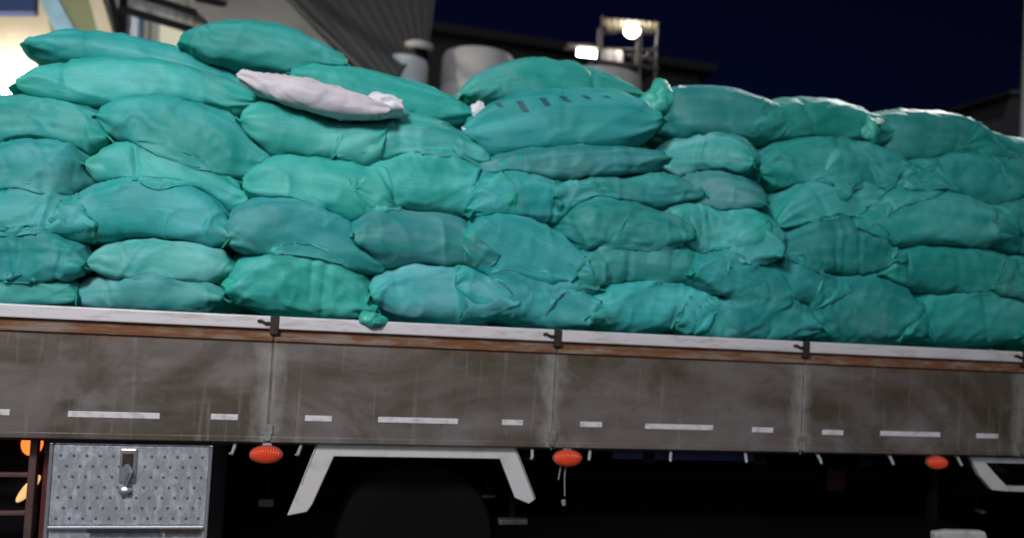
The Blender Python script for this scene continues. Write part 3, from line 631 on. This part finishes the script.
for it in range(2):                          # creases must not cut through the neighbour
    trees = [BVHTree.FromPolygons(d['H'][0].reshape(-1, 3).tolist(), F_HI) for d in SK]
    boxes = [(d['H'][0].reshape(-1, 3).min(0), d['H'][0].reshape(-1, 3).max(0)) for d in SK]
    for a, d in enumerate(SK):
        V = d['H'][0].reshape(-1, 3); D = np.zeros_like(V)
        for b in range(len(SK)):
            if b == a: continue
            l2, h2 = boxes[b]
            if (l2 > boxes[a][1]).any() or (h2 < boxes[a][0]).any(): continue
            t_ = trees[b]
            for k in np.nonzero(((V > l2) & (V < h2)).all(1))[0]:
                p = Vector(V[k])
                if not inside(t_, p): continue
                D[k] += np.array((t_.find_nearest(p)[0]-p)*share(a, b)*1.12)
        D = D.reshape(HS, HT, 3); sm = D
        for _ in range(2):
            sm = .5*sm+.25*(np.roll(sm, 1, 1)+np.roll(sm, -1, 1)); m_ = sm.copy(); m_[1:-1] = .5*sm[1:-1]+.25*(sm[:-2]+sm[2:]); sm = m_
        d['D'] = .5*D+.55*sm
    for d in SK: d['H'] = (d['H'][0]+d['D'], d['H'][1], d['H'][2])
for i, d in enumerate(SK):
    H, n, L_ = d['H']
    H[..., 1] = np.where((H[..., 2] < 1.508) & (H[..., 1] < .060), .060+(H[..., 1]-.060)*.05, H[..., 1])
    surfaces[i] = (H, n)
    mm = M['white_sack'] if d['white'] else M['sack']
    base = H.reshape(-1, 3); c = Vector((base[:, 0].mean(), base[:, 1].mean(), base[:, 2].min()))
    t = empty('sack', c, d['label'], 'sack', sack_group)
    b = link('body', make_mesh('sack_body', H, F_HI, mm, HT), None, t); b.color = (*d['tint'], 1)
    hm = M['hem_white'] if d['white'] else M['hem']
    for e in (-1, 1):
        fl = 1 if (d['tie'] == e) else 0
        if d['white']: continue
        h = link('gathered_mouth' if fl else 'sewn_hem', hem_mesh('hem', H, e, d['seed']+e, M['sack'] if not fl else hm, fl, .012), None, t, smooth=True); h.color = (*d['tint'], 1)
    d['o'] = t

# details laid on the sack surfaces
TREE = {i: BVHTree.FromPolygons(surfaces[i][0].reshape(-1, 3).tolist(), F_HI) for i in surfaces}
def onto(i, x, y, off=.003):
    d = (_fw*F_PX+_r*(x-W_PX/2)-_u*(y-H_PX/2)).normalized(); h = TREE[i].ray_cast(CAM, d)
    return h[0]+h[1]*off if h[0] is not None else None
def find(word): return next(i for i, d in enumerate(SK) if word in d['label'])
pi = find('row of dark printed bars')
for (x0, y0, x1, y1, w) in ((497, 103, 501, 107, 6), (519, 101, 526, 112, 7), (542, 98, 548, 106, 7), (562, 96.5, 569, 102, 7), (583, 95.5, 589, 99, 6), (604, 96, 609, 98, 5)):
    g_ = [[onto(pi, x0+(x1-x0)*j/5+w*(k/3-.5), y0+(y1-y0)*j/5) for k in range(4)] for j in range(6)]
    if all(q is not None for row in g_ for q in row):
        mesh_obj('printed_bar', [q for row in g_ for q in row], [(j*4+k, j*4+k+1, j*4+k+5, j*4+k+4) for j in range(5) for k in range(3)], M['print'], SK[pi]['o'])
def tuft(i, name, cx, cy, w, h, m, seed, depth=.05, lift=.0, tint=(1, 1, 1), pleat=5, off=.012, Y=None):
    """a gathered lump or corner of cloth standing on a sack"""
    c = onto(i, cx, cy, 0) if Y is None else None
    if c is None: c = px(cx, cy, Y if Y is not None else depth_of(cy)-.1)
    k = (c-CAM).dot(_fw)/F_PX; n1, n2 = 24, 40; V = []
    for a in range(n1):
        ph = math.pi*a/(n1-1)-math.pi/2
        for b in range(n2):
            t = 2*math.pi*b/n2; rr = 1+.13*math.sin(pleat*t+seed+2*ph)*math.cos(ph)
            V.append((math.cos(ph)*math.cos(t)*rr, math.sin(ph), math.cos(ph)*math.sin(t)*rr))
    V = np.array(V); V = V*(1+.22*vnoise(V*1.5+seed, seed)[:, None]+.08*vnoise(V*4.0+seed, seed+1)[:, None])
    V = V*np.array([w*k/2, depth/2, h*k/2])+np.array(c)+np.array([0, -off, lift])
    o = mesh_obj(name, V.tolist(), grid_faces(n1, n2), m, SK[i]['o'], smooth=True); o.color = (*tint, 1); return o
tuft(find('right next to the bright gathered'), 'gathered_mouth', 660, 101, 36, 34, M['bright_cloth'], 3, depth=.16, pleat=3, Y=.50)
tuft(find('right next to the bright gathered'), 'white_tie', 684, 91, 14, 9, M['hem_white'], 8, depth=.04, pleat=3, Y=.47)
tuft(find('small shiny knot'), 'knot', 878, 122, 9, 7, M['hem_white_teal'], 5, depth=.04, pleat=4, Y=.30)
tuft(find('small shiny knot'), 'gathered_mouth', 870, 130, 20, 26, M['bright_cloth'], 6, depth=.07, pleat=4, Y=.33)
tuft(find('wrapped end lying'), 'wrapped_end', 383, 107, 42, 25, M['hem_white'], 11, depth=.20, pleat=5, Y=.27)
tuft(find('slim teal sack sloping'), 'white_tag', 478, 110, 15, 15, M['hem_white'], 15, depth=.03, pleat=4, Y=.45)
tuft(find('slim teal sack sloping'), 'white_tag', 467, 130, 12, 7, M['hem_white'], 16, depth=.03, pleat=4, Y=.42)
ci = find('one corner hanging')
tuft(ci, 'hanging_corner', 372, 320, 26, 20, M['bright_cloth'], 21, depth=.12, pleat=2, Y=.02)
# sacks buried inside the load (behind the drop side and behind the front ones)
protos = []
for q in range(3):
    G = sack_grid((-.36, 0, 0), (0, 0, .02), (.36, 0, 0), .48, .21, 0, 900+q); protos.append(make_mesh('buried_sack_body', G, F_LO, M['sack'], NT))
rr = random.Random(9)
def buried(x, y, z):
    o = bpy.data.objects.new('sack', rr.choice(protos)); COL.objects.link(o); o.location = (x, y, z); o.rotation_euler = (0, rr.uniform(-.04, .04), rr.uniform(-.08, .08)+(math.pi if rr.random() < .5 else 0))
    tag(o, 'teal sack buried inside the load, covered by the front sacks', 'sack', 'sacks buried inside the load'); o.color = (.95, .97, .97, 1)
for row in range(2):
    for c in range(9): buried(-1.95+c*.76+.3*(row % 2), .335, 1.085+row*.215)
for row in range(7):
    for c in range(9): buried(-1.85+c*.76+.3*(row % 2), 1.28+.02*row, 1.085+row*.215)

# ------------------------------------------------------------------ background buildings and tanks
def roofsheet(c, nu, nv, mat_, name, parent, amp=.03, waves=22, along='v', th=.01):
    TL, TR, BR, BL = c; n = (TR-TL).cross(BL-TL).normalized(); n = n if n.y < 0 else -n; v = []
    for side in (0, 1):
        for j in range(nv):
            for i in range(nu):
                a, b = i/(nu-1), j/(nv-1); p = TL*(1-a)*(1-b)+TR*a*(1-b)+BR*a*b+BL*(1-a)*b
                w = (a if along == 'v' else b)*waves*2*math.pi
                v.append(p+n*(amp*math.sin(w)-th*side))
    f = []; o = nu*nv
    for j in range(nv-1):
        for i in range(nu-1):
            q = (j*nu+i, j*nu+i+1, (j+1)*nu+i+1, (j+1)*nu+i); f += [q, tuple(k+o for k in reversed(q))]
    return mesh_obj(name, v, f, mat_, parent, smooth=True)
M['cream'] = mat('cream_plaster', (.62, .54, .40), .8, dirt=(.40, .33, .24), dirt_amt=.6, scale=(1.5, 1.5, 1.5))
M['lightblue'] = mat('light_blue_paint', (.32, .52, .66), .6, dirt=(.2, .33, .42))
M['olive'] = mat('olive_tarp', (.22, .24, .13), .8, dirt=(.15, .17, .10), scale=(3, 3, 3))
M['palewall'] = mat('pale_sheet', (.55, .54, .49), .6, dirt=(.35, .34, .3), scale=(4, 4, 1))
M['greyroof'] = mat('weathered_grey_sheet', (.24, .23, .215), .7, dirt=(.12, .115, .11), scale=(1.2, 1.2, 1.2))
M['darkroof'] = mat('dark_grey_sheet', (.075, .072, .07), .8, dirt=(.04, .038, .036), scale=(1.2, 1.2, 1.2))
M['fardark'] = mat('unlit_roof', (.012, .010, .010), .9)
M['darkwall'] = mat('dark_wall', (.030, .024, .022), .9, dirt=(.02, .017, .016), scale=(1, 1, 1))
M['navyboard'] = mat('navy_board', (.02, .04, .13), .6)
M['tank_grey'] = mat('grey_plastic_tank', (.58, .54, .52), .6, dirt=(.36, .33, .32), scale=(3, 3, 3))
M['tank_white'] = mat('pale_plastic_drum', (.75, .76, .80), .5, dirt=(.5, .5, .52), scale=(3, 3, 3))
M['lamp_white'] = mat('lit_lamp', (1, .95, .85), .4, emit=(1, .93, .8), estr=25)
M['canopy'] = mat('pale_canopy_sheet', (.30, .26, .19), .7, dirt=(.17, .14, .10), scale=(5, 5, 5))
M['framegrey'] = mat('pale_steel_tube', (.5, .48, .46), .5, .2)
M['frametube'] = mat('dull_steel_tube', (.22, .20, .18), .6, .2, dirt=(.08, .07, .06))

Yb = 7.0
barn = empty('warehouse', (px(60, 300, Yb).x, Yb+1, 0), 'lit cream warehouse with navy fascia, black roof beams and a pale blue diagonal brace', 'warehouse')
def bw(x, y, Y=Yb): return px(x, y, Y)
xa, xb, xc = bw(-330, 50, 7.5).x, bw(60, 50, 7.5).x, bw(262, 50, 7.5).x
MB().box(xa, xb, 7.5, 7.65, 0, 7.2).build('wall', M['cream'], barn)
ncor = 160; v = []; f = []
for i in range(ncor+1):
    x = xb+.002+(xc-xb)*i/ncor; d = .018*math.sin(i*math.pi/4)
    v += [(x, 7.5+d, 0), (x, 7.5+d, 7.2), (x, 7.62+d, 0), (x, 7.62+d, 7.2)]
for i in range(ncor):
    a = i*4; f += [(a, a+4, a+5, a+1), (a+2, a+3, a+7, a+6), (a+1, a+5, a+7, a+3)]
mesh_obj('corrugated_wall', v, f, M['palewall'], barn, smooth=True)
MB().prism([bw(-330, -70, 7.2), bw(33, -70, 7.2), bw(33.5, 12, 7.2), bw(-330, 10, 7.2)], .18).build('fascia', M['navyboard'], barn, bevel=.01)
MB().prism([bw(20, -40, 7.1), bw(37, -40, 7.1), bw(122, 118, 7.1), bw(98, 118, 7.1)], .08).build('brace', M['lightblue'], barn, bevel=.008)
MB().prism([bw(34, -60, 7.25), bw(80, -60, 7.25), bw(145, 130, 7.25), bw(70, 130, 7.25)], .05).build('tarp_panel', M['olive'], barn)
MB().prism([bw(78, -40, 7.15), bw(90, -40, 7.15), bw(140, 120, 7.15), bw(122, 120, 7.15)], .06).build('post', M['cream'], barn, bevel=.006)
def beam(a, b, w, Y, m='black', name='beam'):
    A, B = bw(*a, Y), bw(*b, Y); d = (B-A).normalized(); n = Vector((-d.z, 0, d.x))*w/2
    return MB().prism([A+n, B+n, B-n, A-n], .08).build(name, M[m], barn, bevel=.005)
M['beam'] = mat('black_beam', (.006, .006, .008), .8, spec=.08); 
beam((106, -20), (128, 70), .075, 6.9, 'beam', 'post'); beam((124, -30), (119, 70), .085, 6.98, 'beam', 'post')
beam((118, 7), (192, 29), .085, 6.8, 'beam'); beam((120, -12), (196, 12), .075, 6.8, 'beam'); beam((195, -4), (226, 5), .08, 6.8, 'beam')
M['bluepost'] = mat('dark_blue_post', (.03, .08, .17), .6); beam((141, 12), (140, 60), .05, 7.0, 'bluepost', 'post')
MB().prism([bw(121, 12, 7.35), bw(138, 15, 7.35), bw(137, 60, 7.35), bw(121, 60, 7.35)], .05).build('panel', mat('pale_blue_panel', (.50, .56, .66), .6), barn)
MB().prism([bw(160, 24, 7.35), bw(183, 30, 7.35), bw(183, 70, 7.35), bw(158, 70, 7.35)], .05).build('panel', mat('pale_cream_panel', (.72, .70, .58), .6), barn)
roofsheet((bw(150, -40, 7.3), bw(250, -40, 7.3), bw(376, 94, 5.8), bw(300, 120, 5.8)), 200, 24, M['greyroof'], 'lean_to_roof', barn, amp=.0035, waves=22, along='v')
roofsheet((bw(251, -40, 7.35), bw(440, -40, 7.35), bw(430, 40, 6.6), bw(379, 94, 5.95)), 60, 12, M['darkroof'], 'upper_roof', barn, amp=.005, waves=12)  # slope turned from the lamp, its shade put into the darker sheet colour
A, B = bw(252, -40, 7.2), bw(374, 80, 5.75)
MB().tube([A, A*.5+B*.5+Vector((0, 0, -.02)), B], .03, 8).build('roof_flashing', M['darkroof'], barn, smooth=True)
def point(name, loc, e, r=.1, c=(1, .93, .82)):
    l = bpy.data.lights.new(name, 'POINT'); l.energy = e; l.shadow_soft_size = r; l.color = c
    o = bpy.data.objects.new(name, l); COL.objects.link(o); o.location = loc; return o
wl = px(70, 92, 4.4)  # added lamp, out of sight behind the sacks, brightens warehouse wall and roof
pl_ = empty('fill_lamp', (wl.x, 4.4, 0), 'added fill lamp on a post hidden behind the load, lighting the warehouse', 'lamp')
MB().tube([(wl.x, 4.4, 0), (wl.x, 4.4, wl.z-.12)], [.06, .045], 12).build('post', M['framegrey'], pl_, smooth=True)
MB().lathe([(.10, 0), (.12, .03), (.12, .06)], (wl.x, 4.4, wl.z-.12), axis='Z', n=20).build('holder', M['framegrey'], pl_, smooth=True)
MB().lathe([(.09, 0), (.11, .05), (.10, .12), (.05, .17)], (wl.x, 4.4, wl.z-.059), axis='Z', n=20).build('lamp_globe', M['lamp_white'], pl_, smooth=True)
point('fill_lamp_light', (wl.x, 4.4, wl.z+.25), 300, .15)
wq = bw(6, 90, 7.3)  # assumed tube lamp behind the load, inferred from the bright glow on the wall
lampw = MB().box(wq.x-.3, wq.x+.3, 7.42, 7.499, wq.z-.05, wq.z+.05).build('assumed_lamp_housing', M['framegrey'], barn, bevel=.01)
MB().tube([(wq.x-.28, 7.39, wq.z), (wq.x+.28, 7.39, wq.z)], .025, 12).build('assumed_lamp_tube', M['lamp_white'], lampw, smooth=True)
point('assumed_wall_lamp_light', (wq.x, 7.18, wq.z+.05), 60, .12)

# flat roofed shed carrying the tanks
sh0, sh1 = px(368, 100, 6.0).x, px(720, 100, 6.0).x; zs = px(500, 104, 6.0).z
shed = empty('flat_roofed_shed', ((sh0+sh1)/2, 7.5, 0), 'dark flat roofed shed behind the load, carrying tanks', 'shed')
MB().box(sh0, sh1, 6.0, 9.4, 0, zs-.15).build('wall', M['darkwall'], shed)
MB().box(sh0-.1, sh1+.1, 5.9, 9.5, zs-.149, zs).build('roof', M['darkroof'], shed, bevel=.01)
def tank(name, x0, x1, ytop, Y, m, label, cat, lid=False, rnd=.25):
    a, b = px(x0, ytop, Y), px(x1, ytop, Y); r = (b.x-a.x)/2; c = Vector(((a.x+b.x)/2, Y, zs)); h = (a.z+b.z)/2-zs
    t = empty(name, c, label, cat)
    prof = [(r*.96, 0), (r, .05), (r, h*.42), (r*.97, h*.45), (r, h*.48), (r*.99, h-r*rnd*.9), (r*.93, h-r*rnd*.35), (r*.75, h-r*rnd*.1), (r*.4, h)]
    MB().lathe(prof, c, axis='Z', n=40).build('body', m, t, smooth=True)
    MB().lathe([(r*.36, 0), (r*.36, .03), (r*.3, .045)], c+Vector((0, 0, h+.0005)), axis='Z', n=24).build('lid', m, t, smooth=True)
    return t, c, r, h
t, c, r, h = tank('plastic_drum', 381, 429, 58, 6.6, M['tank_white'], 'pale plastic drum with dark streaked cap beside the grey lean-to roof', 'drum', rnd=.35)
tp = px(419, 45, 6.5)
cap = MB().lathe([(.16, -.06), (.19, -.04), (.19, .02), (.12, .05)], (tp.x, 6.55, tp.z), axis='Z', n=24).build('cap', M['tank_grey'], t, smooth=True)
MB().lathe([(.12, 0), (.13, tp.z-.061-(c.z+h*.9))], (tp.x, 6.55, c.z+h*.9), axis='Z', n=20).build('neck', M['black'], t, smooth=True)
tank('water_tank', 442, 515, 53, 7.0, M['tank_grey'], 'dull grey domed water tank between the pale drum and the lamp frame', 'tank', rnd=.3)
tank('water_tank', 556, 640, 74, 6.8, M['tank_grey'], 'low grey water tank standing just below the lit lamp frame', 'tank', rnd=.2)
# lit frame with canopy
Yt = 8.2
def tw(x, y, Y=Yt): return px(x, y, Y)
zf = tw(625, 63).z
fr = empty('lamp_frame', (tw(629, 60).x, Yt+.45, zs), 'pale steel tube frame with canopy and bright lamp on the shed roof', 'frame')
fx = [tw(601, 40).x, tw(614, 40).x, tw(641, 40).x, tw(657, 40).x]
for x, Y, ztop in ((fx[0], Yt, 18), (fx[2], Yt, 21), (fx[3], Yt, 22), (fx[1], Yt+.9, 31), (fx[2]+.25, Yt+.9, 33)):
    MB().tube([(x, Y, zs), (x, Y, tw(620, ztop, Y).z)], .022 if Y == Yt else .018, 8).build('post', M['frametube'], fr, smooth=True)
MB().box(fx[0]-.05, fx[3]+.05, Yt-.05, Yt+.95, zf-.06, zf).build('platform', M['darkroof'], fr, bevel=.01)
roofsheet((tw(601, 17, Yt-.1), tw(660, 22, Yt-.1), tw(652, 34, Yt+.95), tw(608, 31, Yt+.95)), 50, 6, M['canopy'], 'canopy', fr, amp=.008, waves=9)
for ya, yb, x0, x1 in ((48, 50, 601, 657), (54, 60, 625, 657), (33, 33, 601, 616), (57, 45, 644, 657)):
    MB().tube([tw(x0, ya), tw(x1, yb)], .015, 8).build('rail', M['frametube'], fr, smooth=True)
for k in range(6):
    x = 604+k*9; MB().tube([tw(x, 48.5), tw(x+2, 62)], .010, 6).build('baluster', M['frametube'], fr, smooth=True)
MB().box(tw(603, 50).x, tw(630, 50).x, Yt+.35, Yt+.75, zf+.0005, tw(610, 50, Yt+.4).z).build('crate', M['tank_grey'], fr, bevel=.01)
lc = tw(632, 30, Yt+.25)
lp = MB().lathe([(.06, .09), (.07, .05), (.125, 0), (.12, -.05), (.07, -.10), (.02, -.115)], lc, axis='Z', n=24).build('lamp', M['lamp_white'], fr, smooth=True)
MB().tube([lc+Vector((0, 0, .09)), lc+Vector((0, 0, .16))], .02, 8).build('lamp_cord', M['black'], lp)
point('frame_lamp_light', lc+Vector((0, -.02, -.16)), 14, .08)
# flood lamp bar lower left of it
bl = tw(587, 53, 7.9)
fb = empty('flood_lamp', (bl.x, 7.95, zs), 'lit flood lamp bar on a short post beside the lamp frame', 'lamp')
MB().tube([(bl.x, 8.03, zs), (bl.x, 8.03, bl.z)], .03, 8).build('post', M['black'], fb, smooth=True)
MB().box(bl.x-.20, bl.x+.20, 7.93, 8.0, bl.z-.09, bl.z+.09).build('housing', M['black'], fb, bevel=.01)
MB().box(bl.x-.15, bl.x+.15, 7.905, 7.929, bl.z-.055, bl.z+.055).build('lamp_glass', M['lamp_white'], fb, bevel=.01)
MB().prism([tw(567, 43, 7.8), tw(592, 43.5, 7.8), tw(600, 48, 7.8), tw(568, 45.5, 7.8)], .25).build('hood', M['frametube'], fb)
fsl = bpy.data.lights.new('flood_lamp_light', 'SPOT'); fsl.energy = 300; fsl.spot_size = math.radians(100); fsl.spot_blend = .7; fsl.shadow_soft_size = .12; fsl.color = (1, .95, .9)
fso = bpy.data.objects.new('flood_lamp_light', fsl); COL.objects.link(fso); fso.location = (bl.x, 7.86, bl.z)
fso.rotation_euler = (Vector((3.0, .6, 2.3))-fso.location).to_track_quat('-Z', 'Y').to_euler()
# dark long building further back
db = empty('dark_building', (px(560, 200, 14).x, 17, 0), 'dark unlit long building with a sloping roof behind the tanks', 'building')
A, B = px(425, 24, 14), px(700, 66, 14)
MB().prism([(A.x, 14, 0), (B.x, 14, 0), (B.x, 14, B.z-.2), (A.x, 14, A.z-.2)], 6).build('wall', M['darkwall'], db)
MB().prism([(A.x-.3, 13.7, A.z-.199), (B.x+.3, 13.7, B.z-.199), (B.x+.3, 13.7, B.z), (A.x-.3, 13.7, A.z)], 6.6).build('roof', M['fardark'], db)
# right edge: pale pole and low block
pp = px(1025.5, 80, 6.0)
pole = empty('light_pole', (pp.x, 6.0, 0), 'pale slender light pole rising past the end of the load, its lamp head assumed', 'light pole')
MB().tube([(pp.x, 6.0, 0), (pp.x, 6.0, 4), (pp.x, 6.0, 8.4)], [.07, .055, .04], 12).build('shaft', M['framegrey'], pole, smooth=True)
MB().lathe([(.14, 0), (.14, .02), (.09, .04)], (pp.x, 6.0, 0), axis='Z', n=16).build('base', M['framegrey'], pole, smooth=True)
hd = Vector((pp.x-1.3, 4.6, 8.8))  # assumed arm and lamp head above the view, inferred from rim light on sacks
MB().tube([(pp.x, 6.0, 8.4), (pp.x-.4, 5.55, 8.75), hd+Vector((.1, .12, .06))], .03, 8).build('arm', M['framegrey'], pole, smooth=True)
MB().box(hd.x-.3, hd.x+.2, hd.y-.12, hd.y+.12, hd.z, hd.z+.09).build('assumed_lamp_head', M['tank_grey'], pole, bevel=.02)
MB().box(hd.x-.26, hd.x+.16, hd.y-.09, hd.y+.09, hd.z-.012, hd.z-.0005).build('lamp_glass', M['lamp_white'], pole)
psl = bpy.data.lights.new('assumed_pole_lamp_light', 'SPOT'); psl.energy = 2700; psl.spot_size = math.radians(56); psl.spot_blend = .8; psl.shadow_soft_size = .15; psl.color = (1, .93, .93)
pso = bpy.data.objects.new('assumed_pole_lamp_light', psl); COL.objects.link(pso); pso.location = (hd.x-.05, hd.y, hd.z-.06)
pso.rotation_euler = (Vector((2.7, .8, 2.2))-pso.location).to_track_quat('-Z', 'Y').to_euler()
kb = empty('low_block', (px(1060, 150, 11).x, 12, 0), 'low dark grey block with a sloped end standing behind the light pole', 'building')
MB().prism([(px(975, 200, 11).x, 11, 0), (px(1180, 200, 11).x, 11, 0), px(1180, 92, 11), px(1012, 94, 11), px(1003, 118, 11), px(975, 126, 11)], 3).build('wall', mat('dim_grey_block', (.05, .045, .05), .9), kb)
MB().prism([px(1010, 93.8, 10.9), px(1185, 91.8, 10.9), px(1185, 88, 10.9), px(1010, 90, 10.9)], 3.2).build('roof', M['darkroof'], kb)

# ------------------------------------------------------------------ assumed yard light on its pole (unseen behind the photographer), inferred from front light
YL = Vector((-2.4, -4.6, 5.4))
yl = empty('assumed_yard_light', (YL.x, YL.y-.6, 0), 'assumed tall yard light on a grey pole facing the truck, out of view', 'lamp')
MB().tube([(YL.x, YL.y-.6, 0), (YL.x, YL.y-.6, 5.3), (YL.x, YL.y-.45, 5.6), (YL.x, YL.y-.1, 5.62)], [.08, .06, .04, .035], 12).build('pole', M['framegrey'], yl, smooth=True)
MB().box(YL.x-.35, YL.x+.35, YL.y-.2, YL.y+.02, 5.45, 5.6).build('housing', M['black'], yl, bevel=.01)
MB().box(YL.x-.32, YL.x+.32, YL.y-.1, YL.y+.01, 5.435, 5.449).build('lamp_glass', M['lamp_white'], yl)
spl = bpy.data.lights.new('assumed_yard_light_spot', 'SPOT'); spl.energy = 1340; spl.spot_size = math.radians(84); spl.spot_blend = 1.0; spl.shadow_soft_size = .6; spl.color = (.95, .96, 1.0)
spo = bpy.data.objects.new('assumed_yard_light_spot', spl); COL.objects.link(spo); spo.location = (YL.x, YL.y+.05, 5.38)
spo.rotation_euler = (Vector((-.1, .3, 1.8))-spo.location).to_track_quat('-Z', 'Y').to_euler()
